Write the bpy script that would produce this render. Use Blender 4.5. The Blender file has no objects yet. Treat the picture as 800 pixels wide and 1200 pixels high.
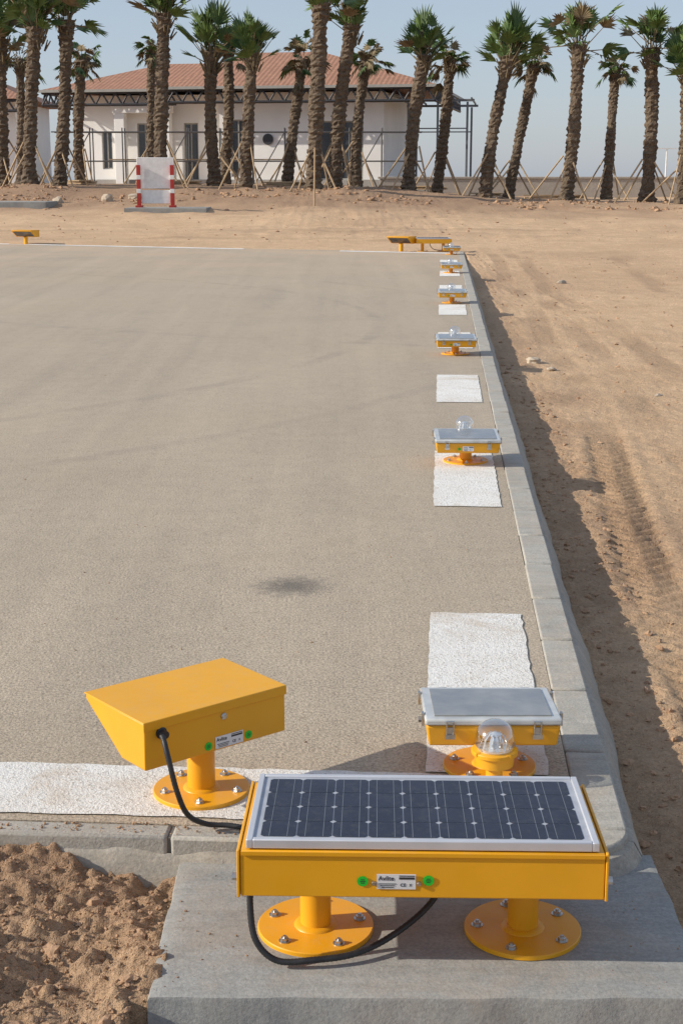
import bpy, math, random
import numpy as np
from mathutils import Vector, Matrix, Euler
random.seed(7); rng=np.random.default_rng(7)
C=bpy.context; col=C.scene.collection
YAW=math.radians(3.87); SY,CY=math.sin(YAW),math.cos(YAW)
def P(s,d): return (s*SY+d*CY, s*CY-d*SY)      # pavement coordinates: s along kerb, d across it
# ------------------------------------------------------------------ materials
def node_mat(name):
    m=bpy.data.materials.new(name); m.use_nodes=True
    nt=m.node_tree; return m,nt,nt.nodes["Principled BSDF"]
def N(nt,t,**k):
    n=nt.nodes.new(t)
    for a,b in k.items():
        if a in n.inputs: n.inputs[a].default_value=b
        else: setattr(n,a,b)
    return n
def rgb(c): return (c[0],c[1],c[2],1)
def mixc(nt,fac,a,b,mode='MIX'):
    n=nt.nodes.new('ShaderNodeMix'); n.data_type='RGBA'; n.blend_type=mode
    for i,v in ((0,fac),(6,a),(7,b)):
        if isinstance(v,(int,float)): n.inputs[i].default_value=v
        elif isinstance(v,tuple): n.inputs[i].default_value=rgb(v)
        else: nt.links.new(v,n.inputs[i])
    return n.outputs[2]
def ramp(nt,src,a,b,ca=(0,0,0),cb=(1,1,1)):
    r=nt.nodes.new('ShaderNodeValToRGB'); r.color_ramp.elements[0].position=a; r.color_ramp.elements[1].position=b
    r.color_ramp.elements[0].color=rgb(ca); r.color_ramp.elements[1].color=rgb(cb)
    nt.links.new(src,r.inputs[0]); return r.outputs[0]
def maprange(nt,src,a,b):
    r=nt.nodes.new('ShaderNodeMapRange'); r.inputs[1].default_value=a; r.inputs[2].default_value=b; nt.links.new(src,r.inputs[0]); return r.outputs[0]
def mul(nt,a,b):
    n=N(nt,'ShaderNodeMath',operation='MULTIPLY'); nt.links.new(a,n.inputs[0])
    if isinstance(b,(int,float)): n.inputs[1].default_value=b
    else: nt.links.new(b,n.inputs[1])
    return n.outputs[0]
def noise(nt,vec,scale,detail=4,rough=.55,dist=0):
    n=N(nt,'ShaderNodeTexNoise'); n.inputs['Scale'].default_value=scale; n.inputs['Detail'].default_value=detail
    n.inputs['Roughness'].default_value=rough; n.inputs['Distortion'].default_value=dist
    nt.links.new(vec,n.inputs['Vector']); return n.outputs[0]
def bump(nt,bs,h,strength,dist,prev=None):
    b=N(nt,'ShaderNodeBump'); b.inputs['Strength'].default_value=strength; b.inputs['Distance'].default_value=dist
    nt.links.new(h,b.inputs['Height'])
    if prev: nt.links.new(prev,b.inputs['Normal'])
    nt.links.new(b.outputs[0],bs.inputs['Normal']); return b.outputs[0]
def simple(name,c,rough=.5,metal=0,c2=None,scale=8,bscale=None,bstr=.2,bdist=.002,coat=0,lo=.35,hi=.65):
    m,nt,bs=node_mat(name); tc=N(nt,'ShaderNodeTexCoord').outputs['Object']
    if c2 is None: c2=tuple(x*.86 for x in c)
    n=noise(nt,tc,scale,5); nt.links.new(ramp(nt,n,lo,hi,c,c2),bs.inputs['Base Color'])
    bs.inputs['Roughness'].default_value=rough; bs.inputs['Metallic'].default_value=metal
    bs.inputs['Coat Weight'].default_value=coat
    if bscale: bump(nt,bs,noise(nt,tc,bscale,4),bstr,bdist)
    return m
def make_yellow():
    m,nt,bs=node_mat("yellow_powder_coat"); tc=N(nt,'ShaderNodeTexCoord').outputs['Object']
    c=ramp(nt,noise(nt,tc,6,4),.3,.7,(.81,.385,.010),(.75,.35,.010))
    dust=ramp(nt,noise(nt,tc,45,6,.7),.50,.8)
    geo=N(nt,'ShaderNodeNewGeometry'); sep=N(nt,'ShaderNodeSeparateXYZ'); nt.links.new(geo.outputs['Normal'],sep.inputs[0])
    up=N(nt,'ShaderNodeMath',operation='MULTIPLY'); up.use_clamp=True; nt.links.new(sep.outputs[2],up.inputs[0]); nt.links.new(dust,up.inputs[1])
    nt.links.new(mixc(nt,mul(nt,up.outputs[0],.22),c,(.55,.42,.28)),bs.inputs['Base Color'])
    nt.links.new(ramp(nt,noise(nt,tc,20,5),.3,.7,(.34,)*3,(.5,)*3),bs.inputs['Roughness'])
    bump(nt,bs,noise(nt,tc,900,2),.06,.0005)
    return m
yellow=make_yellow()
steel=simple("zinc_steel",(.62,.61,.58),.35,1,(.45,.44,.42),40)
black=simple("black_rubber",(.018,.018,.02),.5,0,(.03,.03,.03),60)
alu=simple("silver_anodised_frame",(.62,.63,.66),.32,.3,(.56,.57,.60),10)
stickerm=simple("white_sticker",(.78,.78,.78),.4); ink=simple("black_ink",(.03,.03,.035),.5)
greenm=simple("green_sticker",(.02,.55,.03),.5)
plastic=simple("clear_plastic_lid",(.58,.59,.57),.18,0,(.42,.43,.42),14,coat=.6)
lidcell=simple("panel_under_dusty_plastic",(.17,.18,.18),.2,0,(.28,.275,.255),9,coat=.7)
def make_cell():
    m,nt,bs=node_mat("silicon_cell"); tc=N(nt,'ShaderNodeTexCoord').outputs['Object']
    c=ramp(nt,noise(nt,tc,12,3),.3,.7,(.011,.014,.028),(.018,.023,.042))
    nt.links.new(mixc(nt,ramp(nt,noise(nt,tc,60,6,.7),.5,.8,(0,)*3,(.5,)*3),c,(.09,.08,.075)),bs.inputs['Base Color'])
    bs.inputs['Roughness'].default_value=.25; bs.inputs['Specular IOR Level'].default_value=.35; return m
cellm=make_cell()
backm=simple("panel_backsheet",(.42,.44,.48),.35,0,(.34,.36,.40),20)
busm=simple("busbar_silver",(.20,.21,.24),.35,.3)
def make_glass():
    m=bpy.data.materials.new("clear_dome"); m.use_nodes=True; nt=m.node_tree; nt.nodes.clear()
    o=N(nt,'ShaderNodeOutputMaterial'); mx=N(nt,'ShaderNodeMixShader'); t=N(nt,'ShaderNodeBsdfTransparent'); g=N(nt,'ShaderNodeBsdfGlossy')
    t.inputs[0].default_value=(.95,.965,.97,1); g.inputs['Roughness'].default_value=.10; g.inputs[0].default_value=(1,1,1,1)
    lw=N(nt,'ShaderNodeLayerWeight'); lw.inputs[0].default_value=.5
    pw=N(nt,'ShaderNodeMath',operation='POWER'); nt.links.new(lw.outputs['Facing'],pw.inputs[0]); pw.inputs[1].default_value=1.6
    mp=N(nt,'ShaderNodeMath',operation='MULTIPLY_ADD'); nt.links.new(pw.outputs[0],mp.inputs[0]); mp.inputs[1].default_value=.7; mp.inputs[2].default_value=.18
    nt.links.new(mp.outputs[0],mx.inputs[0]); nt.links.new(t.outputs[0],mx.inputs[1]); nt.links.new(g.outputs[0],mx.inputs[2]); nt.links.new(mx.outputs[0],o.inputs[0]); return m
glassm=make_glass()
optm=simple("moulded_optic",(.90,.91,.92),.10,.45,(.74,.76,.78),90,coat=1)
def concrete(name,c1,c2,speck=.5,fine=160,bs_=.5,bd=.004,stain=None,big=.6,pave=False,dirty=0):
    m,nt,bs=node_mat(name); tc=N(nt,'ShaderNodeTexCoord').outputs['Object']
    a=ramp(nt,noise(nt,tc,big,6,.6,.4),.35,.65,c1,c2)
    b=mixc(nt,.5,a,ramp(nt,noise(nt,tc,7,7,.7),.3,.7,tuple(x*.82 for x in c1),tuple(x*1.12 for x in c1)))
    sp=noise(nt,tc,fine,3,.7)
    b=mixc(nt,speck,b,ramp(nt,sp,.32,.68,(.40,.39,.37),(1.5,1.46,1.40)),'MULTIPLY')
    if dirty:
        b=mixc(nt,mul(nt,ramp(nt,noise(nt,tc,3.2,7,.75,.8),.46,.68),dirty),b,(.42,.33,.235))
        b=mixc(nt,mul(nt,ramp(nt,noise(nt,tc,5.5,7,.8,.5),.54,.70),dirty*.9),b,tuple(x*.55 for x in c1))
        mp=N(nt,'ShaderNodeMapping'); mp.inputs['Scale'].default_value=(3,26,3); mp.inputs['Rotation'].default_value=(0,0,.25); nt.links.new(tc,mp.inputs[0])
        tr=noise(nt,mp.outputs[0],1,5,.7,.6); b=mixc(nt,.45,b,ramp(nt,tr,.35,.65,(.75,)*3,(1.15,)*3),'MULTIPLY')
    if pave:
        mp=N(nt,'ShaderNodeMapping'); mp.inputs['Scale'].default_value=(2.2,.10,1); mp.inputs['Rotation'].default_value=(0,0,.35); nt.links.new(tc,mp.inputs[0])
        b=mixc(nt,.6,b,ramp(nt,noise(nt,mp.outputs[0],1,6,.65,.4),.3,.7,(.82,.81,.80),(1.12,1.10,1.07)),'MULTIPLY')
        v=N(nt,'ShaderNodeTexVoronoi'); v.inputs['Scale'].default_value=85; nt.links.new(tc,v.inputs['Vector'])
        sel=mul(nt,ramp(nt,v.outputs['Distance'],.12,.30,(1,)*3,(0,)*3),ramp(nt,v.outputs['Color'],.55,.6))
        b=mixc(nt,mul(nt,sel,.6),b,(.13,.11,.09))
        pt=noise(nt,tc,30,6,.8); b=mixc(nt,.8,b,ramp(nt,pt,.30,.48,(.62,.59,.56),(1,1,1)),'MULTIPLY')
        for (cx,cy,rr,wd,st) in ((-9,16,9.4,.10,.16),(-9,16,10.9,.10,.13),(6,30,17,.12,.12),(-14,4,12.6,.10,.12)):
            g=N(nt,'ShaderNodeVectorMath',operation='DISTANCE'); nt.links.new(tc,g.inputs[0]); g.inputs[1].default_value=(cx,cy,0)
            sb=N(nt,'ShaderNodeMath',operation='SUBTRACT'); nt.links.new(g.outputs['Value'],sb.inputs[0]); sb.inputs[1].default_value=rr
            ab=N(nt,'ShaderNodeMath',operation='ABSOLUTE'); nt.links.new(sb.outputs[0],ab.inputs[0])
            f=mul(nt,ramp(nt,ab.outputs[0],wd*.4,wd,(1,)*3,(0,)*3),ramp(nt,noise(nt,tc,1.2,4,.7),.4,.65)); b=mixc(nt,mul(nt,f,st*1.6),b,(.16,.14,.12))
        sep=N(nt,'ShaderNodeSeparateXYZ'); nt.links.new(tc,sep.inputs[0])
        f=mul(nt,maprange(nt,sep.outputs[1],20,36),ramp(nt,noise(nt,tc,.5,6,.7),.38,.62)); b=mixc(nt,mul(nt,f,.8),b,(.56,.40,.26))
        f=ramp(nt,noise(nt,tc,.22,6,.7,.5),.52,.72); b=mixc(nt,mul(nt,f,.35),b,(.50,.39,.27))
    if stain:
        for (x,y,r) in stain:
            g=N(nt,'ShaderNodeVectorMath',operation='DISTANCE'); nt.links.new(tc,g.inputs[0]); g.inputs[1].default_value=(x,y,0)
            ad=N(nt,'ShaderNodeMath',operation='MULTIPLY_ADD'); nt.links.new(noise(nt,tc,20,6,.85),ad.inputs[0]); ad.inputs[1].default_value=-r*3.2; nt.links.new(g.outputs['Value'],ad.inputs[2])
            b=mixc(nt,mul(nt,maprange(nt,ad.outputs[0],-r*.2,-r*1.3),.75),b,(.10,.09,.08))
    nt.links.new(b,bs.inputs['Base Color']); bs.inputs['Roughness'].default_value=.9
    n1=bump(nt,bs,sp,bs_,bd); bump(nt,bs,noise(nt,tc,25,5),.35,.006,n1)
    return m
pavem=concrete("weathered_screed",(.44,.375,.29),(.51,.435,.34),.7,110,.7,.006,stain=[(-.19,5.47,.13)],pave=True)
kerbm=concrete("kerb_concrete",(.38,.365,.325),(.47,.45,.40),.35,150,.4,.004,big=2,dirty=.45)
haunchm=concrete("haunch_concrete",(.36,.335,.29),(.44,.41,.35),.35,110,.4,.004,big=3,dirty=.5)
slabm=concrete("trowelled_concrete",(.285,.29,.28),(.38,.38,.355),.32,140,.35,.003,big=3.5,dirty=.38)
jointm=simple("joint_mortar",(.17,.155,.13),.9)
def paint():
    m,nt,bs=node_mat("white_road_paint"); tc=N(nt,'ShaderNodeTexCoord').outputs['Object']
    f=noise(nt,tc,95,4,.75); a=ramp(nt,noise(nt,tc,4,6,.7),.35,.65,(.86,.85,.81),(.77,.74,.68))
    a=mixc(nt,ramp(nt,f,.54,.66),a,(.48,.43,.36))
    a=mixc(nt,ramp(nt,noise(nt,tc,2.3,6,.75,.5),.53,.72,(0,)*3,(.85,)*3),a,(.56,.45,.33))
    nt.links.new(a,bs.inputs['Base Color']); bs.inputs['Roughness'].default_value=.85
    bump(nt,bs,f,1,.008); return m
paintm=paint()
def groundmat():
    m,nt,bs=node_mat("sandy_soil"); tc=N(nt,'ShaderNodeTexCoord').outputs['Object']
    at=N(nt,'ShaderNodeAttribute',attribute_name='soil').outputs['Fac']
    tk=N(nt,'ShaderNodeAttribute',attribute_name='track').outputs['Fac']
    a=ramp(nt,noise(nt,tc,.35,7,.65,.6),.35,.65,(.74,.505,.30),(.60,.39,.22))
    a=mixc(nt,.5,a,ramp(nt,noise(nt,tc,3,7,.7),.3,.7,(.48,.315,.18),(.80,.57,.355)))
    a=mixc(nt,mul(nt,tk,.7),a,(.42,.275,.16))
    dk=ramp(nt,noise(nt,tc,9,7,.75),.3,.7,(.27,.16,.09),(.48,.305,.185))
    a=mixc(nt,at,a,dk)
    sp=noise(nt,tc,70,5,.75)
    a=mixc(nt,.6,a,ramp(nt,sp,.3,.7,(.6,.58,.56),(1.28,1.28,1.28)),'MULTIPLY')
    a=mixc(nt,.8,a,ramp(nt,noise(nt,tc,28,6,.8),.30,.45,(.62,.59,.56),(1,1,1)),'MULTIPLY')
    nt.links.new(a,bs.inputs['Base Color']); bs.inputs['Roughness'].default_value=.95
    n1=bump(nt,bs,sp,.85,.013); n2=bump(nt,bs,noise(nt,tc,16,6,.75),.65,.035,n1); bump(nt,bs,noise(nt,tc,2.2,7,.75),.45,.12,n2)
    return m
groundm=groundmat()
clodm=simple("soil_clod",(.46,.29,.175),.95,0,(.29,.175,.10),9,70,.8,.006)
def bark():
    m,nt,bs=node_mat("palm_bark"); tc=N(nt,'ShaderNodeTexCoord').outputs['Object']
    a=ramp(nt,noise(nt,tc,7,6,.85),.38,.60,(.035,.024,.017),(.22,.16,.105))
    a=mixc(nt,.4,a,ramp(nt,noise(nt,tc,1.1,3),.35,.65,(.08,.058,.042),(.19,.145,.10)))
    nt.links.new(a,bs.inputs['Base Color']); bs.inputs['Roughness'].default_value=.95; bump(nt,bs,noise(nt,tc,14,5,.7),.8,.05); return m
trunkm=bark()
leafg=simple("palm_leaf_green",(.115,.18,.045),.5,0,(.055,.105,.028),2.5)
leafd=simple("palm_leaf_dry",(.24,.185,.10),.8,0,(.12,.095,.055),2.5)
woodm=simple("raw_timber",(.50,.36,.22),.8,0,(.38,.27,.16),6)
wallm=simple("white_render",(.88,.87,.84),.85,0,(.82,.81,.78),.7)
wallbase=simple("grey_plinth",(.40,.38,.35),.9)
darkm=simple("dark_steel",(.05,.052,.06),.5,.1)
galv=simple("scaffold_tube",(.13,.13,.13),.45,.3)
winm=simple("window_glass",(.06,.07,.085),.2,0,coat=.3)
framem=simple("window_frame",(.36,.35,.32),.6)
redm=simple("red_paint",(.45,.035,.025),.5); whitem=simple("white_paint",(.82,.82,.80),.6)
greywall=concrete("block_wall",(.42,.375,.32),(.48,.43,.37),.2,20,.3,.02,big=.4)
def tiles():
    m,nt,bs=node_mat("clay_tiles"); tc=N(nt,'ShaderNodeTexCoord'); uv=tc.outputs['UV']
    w=N(nt,'ShaderNodeTexWave'); w.inputs['Scale'].default_value=1.25; w.bands_direction='X'; nt.links.new(uv,w.inputs[0])
    w2=N(nt,'ShaderNodeTexWave'); w2.inputs['Scale'].default_value=.95; w2.bands_direction='Y'; w2.wave_profile='SAW'; nt.links.new(uv,w2.inputs[0])
    a=ramp(nt,noise(nt,tc.outputs['Object'],2.2,6,.75),.35,.65,(.40,.205,.125),(.30,.145,.088))
    a=mixc(nt,.3,a,ramp(nt,w.outputs[1],0,.6,(.6,)*3,(1.1,)*3),'MULTIPLY')
    a=mixc(nt,.35,a,ramp(nt,w2.outputs[1],0,.5,(.6,)*3,(1.1,)*3),'MULTIPLY')
    nt.links.new(a,bs.inputs['Base Color']); bs.inputs['Roughness'].default_value=.8
    bump(nt,bs,w.outputs[1],.5,.03); return m
tilem=tiles()
# ------------------------------------------------------------------ mesh helper
class MB:
    def __init__(s): s.v=[];s.f=[];s.m=[];s.cur=0
    def add(s,vs,fs,M=None):
        o=len(s.v)
        for p in vs:
            p=Vector(p); s.v.append(tuple(M@p) if M else tuple(p))
        for f in fs: s.f.append(tuple(i+o for i in f)); s.m.append(s.cur)
        return s
    def box(s,c,sz,M=None,R=None):
        x,y,z=[k/2 for k in sz]; vs=[(-x,-y,-z),(x,-y,-z),(x,y,-z),(-x,y,-z),(-x,-y,z),(x,-y,z),(x,y,z),(-x,y,z)]
        T=Matrix.Translation(c)
        if R: T=T@Euler(R).to_matrix().to_4x4()
        if M: T=M@T
        return s.add(vs,[(0,3,2,1),(4,5,6,7),(0,1,5,4),(1,2,6,5),(2,3,7,6),(3,0,4,7)],T)
    def lathe(s,prof,c=(0,0,0),n=32,M=None,cap=True):
        vs=[];fs=[]
        for r,z in prof:
            for i in range(n):
                a=2*math.pi*i/n; vs.append((r*math.cos(a),r*math.sin(a),z))
        for k in range(len(prof)-1):
            for i in range(n): j=(i+1)%n; fs.append((k*n+i,k*n+j,(k+1)*n+j,(k+1)*n+i))
        if cap:
            fs.append(tuple(range(n-1,-1,-1))); b=(len(prof)-1)*n; fs.append(tuple(range(b,b+n)))
        T=Matrix.Translation(c)
        if M: T=T@M
        return s.add(vs,fs,T)
    def prism(s,poly,z0,z1,M=None):
        n=len(poly); vs=[(x,y,z0) for x,y in poly]+[(x,y,z1) for x,y in poly]
        fs=[tuple(range(n-1,-1,-1)),tuple(range(n,2*n))]+[(i,(i+1)%n,n+(i+1)%n,n+i) for i in range(n)]
        return s.add(vs,fs,M)
    def rod(s,a,b,r,n=6,r2=None):
        a=Vector(a);b=Vector(b);d=b-a; q=d.to_track_quat('Z','Y').to_matrix().to_4x4()
        return s.lathe([(r,0),(r2 or r,d.length)],a,n,q)
    def tube(s,pts,r,n=12,sub=14,corr=0):
        pts=[Vector(p) for p in pts]; P_=[pts[0]*2-pts[1]]+pts+[pts[-1]*2-pts[-2]]; out=[]
        for i in range(1,len(P_)-2):
            for k in range(sub):
                t=k/sub; p0,p1,p2,p3=P_[i-1:i+3]
                out.append(.5*((2*p1)+(p2-p0)*t+(2*p0-5*p1+4*p2-p3)*t*t+(3*p1-p0-3*p2+p3)*t**3))
        out.append(pts[-1]); vs=[];fs=[]; up=Vector((.13,.2,1)).normalized()
        for i,p in enumerate(out):
            d=(out[min(i+1,len(out)-1)]-out[max(i-1,0)]).normalized(); x=d.cross(up)
            if x.length<.1: x=d.cross(Vector((1,0,0)))
            x.normalize(); y=d.cross(x); rr=r*(1+(corr if i%2 else -corr))
            for k in range(n): a=2*math.pi*k/n; vs.append(p+x*rr*math.cos(a)+y*rr*math.sin(a))
        for i in range(len(out)-1):
            for k in range(n): j=(k+1)%n; fs.append((i*n+k,i*n+j,(i+1)*n+j,(i+1)*n+k))
        fs.append(tuple(range(n)));b=(len(out)-1)*n;fs.append(tuple(range(b+n-1,b-1,-1)))
        return s.add(vs,fs)
    def obj(s,name,mats,parent=None,loc=(0,0,0),rot=(0,0,0),bevel=0,smooth=True,seg=2):
        me=bpy.data.meshes.new(name); me.from_pydata(s.v,[],s.f)
        if not isinstance(mats,(list,tuple)): mats=[mats]
        for m in mats: me.materials.append(m)
        me.polygons.foreach_set('material_index',s.m)
        if smooth:
            me.polygons.foreach_set('use_smooth',[True]*len(s.f)); me.set_sharp_from_angle(angle=math.radians(38))
        me.update()
        o=bpy.data.objects.new(name,me); col.objects.link(o); o.location=loc; o.rotation_euler=rot
        if parent: o.parent=parent
        if bevel:
            b=o.modifiers.new('bevel','BEVEL'); b.width=bevel; b.segments=seg; b.limit_method='ANGLE'; b.angle_limit=math.radians(40)
        return o
def empty(name,loc,rotz=0,label=None,cat=None,group=None,scale=1):
    o=bpy.data.objects.new(name,None); col.objects.link(o); o.location=loc; o.rotation_euler=(0,0,rotz); o.scale=(scale,)*3; o.empty_display_size=.1
    tag(o,label,cat,group); return o
def tag(o,label=None,cat=None,group=None,kind=None):
    if label:o["label"]=label
    if cat:o["category"]=cat
    if group:o["group"]=group
    if kind:o["kind"]=kind
    return o
def copy_thing(root,loc,rotz,scale=None):
    def rec(o,par):
        c=o.copy(); col.objects.link(c)
        if par: c.parent=par
        for ch in [k for k in o.children]: rec(ch,c)
        return c
    r=rec(root,None); r.location=loc; r.rotation_euler=(0,0,rotz)
    if scale: r.scale=(scale,)*3
    return r
def text(body,size,parent,loc,rot,name="lettering",mat=None):
    cu=bpy.data.curves.new(name,'FONT'); cu.body=body; cu.size=size; cu.extrude=.0002; cu.offset=size*.012; cu.align_x='LEFT'; cu.align_y='CENTER'
    t=bpy.data.objects.new("t",cu); col.objects.link(t); C.view_layer.update()
    me=bpy.data.meshes.new_from_object(t.evaluated_get(C.evaluated_depsgraph_get())); bpy.data.objects.remove(t)
    me.materials.clear(); me.materials.append(mat or ink); o=bpy.data.objects.new(name,me); col.objects.link(o); o.parent=parent; o.location=loc; o.rotation_euler=rot; return o
H90=math.pi/2
def sticker(parent,loc,rotz=0,w=.077,h=.034):
    """white rating plate lying on a vertical face; its front is local -Y"""
    b=MB(); b.box((0,0,0),(w,.0012,h)); b.cur=1
    for i in range(3): b.box((-w*.22,-.0009,-h*.14-i*h*.12),(w*(.44-.06*i),.0006,h*.04))
    b.box((w*.27,-.0009,h*.40),(w*.40,.0006,h*.05)); b.box((w*.27,-.0009,h*.24),(w*.40,.0006,h*.14))
    o=b.obj("sticker",[stickerm,ink],parent,loc,(0,0,rotz))
    text("Avlite",h*.42,o,(-w*.46,-.001,h*.22),(H90,0,0)); text("CE",h*.30,o,(w*.10,-.001,-h*.22),(H90,0,0))
    text("X",h*.24,o,(w*.33,-.001,-h*.22),(H90,0,0))
    return o
def dot(parent,loc,rotz=0,r=.011):
    b=MB(); R=Matrix.Rotation(H90,4,'X'); b.lathe([(r,-.0002),(r,.0003)],(0,0,0),28,R); b.cur=1
    for zz,ww in ((.32,.7),(.0,1.0),(-.32,.7)): b.add([(-r*ww/2,-.0006,r*(zz-.07)),(r*ww/2,-.0006,r*(zz-.07)),(r*ww/2,-.0006,r*(zz+.07)),(-r*ww/2,-.0006,r*(zz+.07))],[(0,1,2,3)])
    return b.obj("green_label",[greenm,ink],parent,loc,(0,0,rotz),smooth=False)
def baseplate(parent,loc,r=.125,nb=5,ph=0.3):
    b=MB(); b.lathe([(r,0),(r,.008),(r-.002,.010)],n=56); b.lathe([(.048,.010),(.046,.013),(.036,.017)],n=36)
    o=b.obj("base_plate",yellow,parent,loc)
    for i in range(nb):
        a=ph+2*math.pi*i/nb; k=MB(); k.lathe([(.013,0),(.013,.002)],n=20); k.lathe([(.009,.002),(.009,.008),(.008,.009)],n=6); k.lathe([(.004,.009),(.004,.013)],n=10)
        k.obj("anchor_bolt",steel,o,(math.cos(a)*r*.78,math.sin(a)*r*.78,.010),(0,0,i))
    return o
# ------------------------------------------------------------------ runway light (beacon towards local -Y)
def runway_light(loc,rotz,lift=0.0):
    R=empty("runway_light",loc,rotz)
    baseplate(R,(0,0,0))
    b=MB(); b.lathe([(.034,.011),(.034,.09)],n=32); b.obj("stem",yellow,R)
    tilt=math.radians(-2.5-(1.2 if lift else 0))
    hous=MB()
    w,dp=.35,.272
    vs=[]
    for z,k in ((0,.0),(.058,.008)):
        vs+=[(-w/2+.006-k,-dp/2+.006-k,z),(w/2-.006+k,-dp/2+.006-k,z),(w/2-.006+k,dp/2-.006+k,z),(-w/2+.006-k,dp/2-.006+k,z)]
    hous.add(vs,[(0,3,2,1),(4,5,6,7),(0,1,5,4),(1,2,6,5),(2,3,7,6),(3,0,4,7)])
    h=hous.obj("housing",yellow,R,(0,.05,.087),(tilt,0,0),bevel=.006,seg=3)
    b=MB(); b.box((0,0,.068),(w+.012,dp+.012,.018)); b.obj("lid",plastic,h,bevel=.006,seg=3)
    b=MB(); b.box((0,0,.0785),(w-.04,dp-.04,.004)); b.obj("solar_panel",lidcell,h,bevel=.001)
    for sx in (-1,1):
        for sy in (-1,1):
            b=MB(); y=sy*(dp/2+.006)
            b.box((sx*.115,y,.045),(.020,.005,.020)); b.box((sx*.115,y+sy*.003,.030),(.026,.006,.012)); b.rod((sx*.115-.009,y+sy*.004,.033),(sx*.115-.009,y+sy*.006,.073),.0022); b.rod((sx*.115+.009,y+sy*.004,.033),(sx*.115+.009,y+sy*.006,.073),.0022); b.rod((sx*.115-.011,y+sy*.006,.072),(sx*.115+.011,y+sy*.006,.072),.0022)
            b.obj("latch",steel,h)
        b=MB(); b.box((sx*(w/2+.003),0,.030),(.006,.05,.02)); b.rod((sx*(w/2+.003),0,.03),(sx*(w/2+.016),0,.03),.008,6); b.obj("side_bracket",steel,h)
        for yy in (-.09,.09):
            b=MB(); b.box((sx*(w/2+.009),yy,.062),(.006,.02,.034)); b.obj("side_clip",steel,h)
    sticker(h,(.0,dp/2+.0035,.028),math.pi,.06,.026); dot(h,(.048,dp/2+.0035,.026),math.pi,.008)
    be=MB(); y=-.118-(.012 if lift else 0); z=lift
    be.lathe([(.022,.0115),(.022,.060+z)],(0,y,0),24); be.lathe([(.030,.050+z),(.050,.058+z),(.053,.088+z),(.061,.089+z),(.061,.099+z),(.056,.101+z)],(0,y,0),40)
    for i in range(4):
        a=.6+i*math.pi/2; be.box((math.cos(a)*.056,y+math.sin(a)*.056,.097+z),(.012,.012,.010))
    bo=be.obj("beacon",yellow,R,bevel=.0008)
    r=.054; prof=[(.047,0)]+[(r*math.cos(t),.026+r*math.sin(t)) for t in [-.45+i*(math.pi/2+.45)/16 for i in range(16)]]+[(.002,.026+r)]
    b=MB(); b.lathe(prof,(0,y,.101+z),48,cap=False); b.obj("dome",glassm,bo)
    b=MB(); b.lathe([(.046,0),(.046,.003),(.042,.004)],(0,y,.101+z),32)
    # upright clear ribs round a bright centre
    n=12
    for i in range(n):
        a=2*math.pi*i/n; ca,sa=math.cos(a),math.sin(a); a1=a+.16; c1,s1=math.cos(a1),math.sin(a1)
        b.add([(ca*.041,y+sa*.041,.105+z),(c1*.041,y+s1*.041,.105+z),(c1*.031,y+s1*.031,.132+z),(ca*.031,y+sa*.031,.132+z),(c1*.016,y+s1*.016,.146+z),(ca*.016,y+sa*.016,.146+z)],[(0,1,2,3),(3,2,4,5)])
    b.lathe([(.014,0),(.016,.012),(.010,.030),(.018,.036),(.018,.040),(.004,.044)],(0,y,.103+z),16)
    b.obj("lamp_optic",optm,bo,smooth=False)
    return R
L0=runway_light((.400,3.676,.004),math.radians(0))
tag(L0,"yellow solar runway light with clear dome on round base plate","light fixture","solar runway lights along the kerb")
L1=runway_light((.697,8.027,.003),math.radians(179.2),.058)
tag(L1,"yellow solar runway light with its dome behind a flat box","light fixture","solar runway lights along the kerb")
for (x,y) in ((1.028,13.13),(1.404,18.63),(1.83,24.6),(2.28,30.6)):
    copy_thing(L1,(x,y,.003),math.radians(180+random.uniform(-2,1.5)))
# ------------------------------------------------------------------ wedge approach unit
def wedge_unit(loc,rotz,label):
    R=empty("approach_light",loc,0,label,"light fixture","wedge shaped approach lights")
    R.rotation_euler=(0,0,rotz)
    baseplate(R,(.018,-.035,0))
    b=MB(); b.lathe([(.036,.011),(.036,.150)],(.018,-.035,0),32); b.obj("stem",yellow,R)
    L,W=.425,.28
    prof=[(-W/2,.149),(-W/2,.27),(W/2,.27),(W/2,.258),(-W/2+.11,.149)]
    b=MB(); T=Matrix(((0,0,1,0),(1,0,0,0),(0,1,0,0),(0,0,0,1)))
    b.prism(prof,-L/2,L/2,T); h=b.obj("housing",yellow,R,bevel=.003)
    b=MB(); b.box((0,0,.2725),(L+.006,W+.006,.004)); b.box((0,-W/2-.0025,.262),(L+.006,.003,.024)); b.obj("cover",yellow,h,bevel=.0015)
    s0=Vector((0,-W/2+.13,.158)); s1=Vector((0,W/2-.01,.250)); mid=(s0+s1)/2; ang=math.atan2(s1.z-s0.z,s1.y-s0.y)
    b=MB(); b.box((0,mid.y+.001,mid.z-.001),(L-.06,(s1-s0).length-.02,.006),R=(ang,0,0)); b.obj("lens_window",winm,h)
    b=MB(); b.lathe([(.009,-.006),(.009,.002),(.006,.005)],(.02,-W/2-.001,.236),12,Matrix.Rotation(H90,4,'X')); b.obj("screw",steel,h)
    b=MB(); b.lathe([(.015,-.002),(.015,.004),(.010,.006),(.010,.022)],(-.165,-W/2,.238),20,Matrix.Rotation(H90,4,'X')); b.obj("cable_gland",black,h)
    sticker(h,(.035,-W/2-.0012,.170),0,.085,.032); dot(h,(-.028,-W/2-.001,.167)); dot(h,(.095,-W/2-.001,.168))
    return R
W0=wedge_unit((-.400,3.536,.004),math.radians(39.3),"yellow wedge shaped approach light with black cable")
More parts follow.
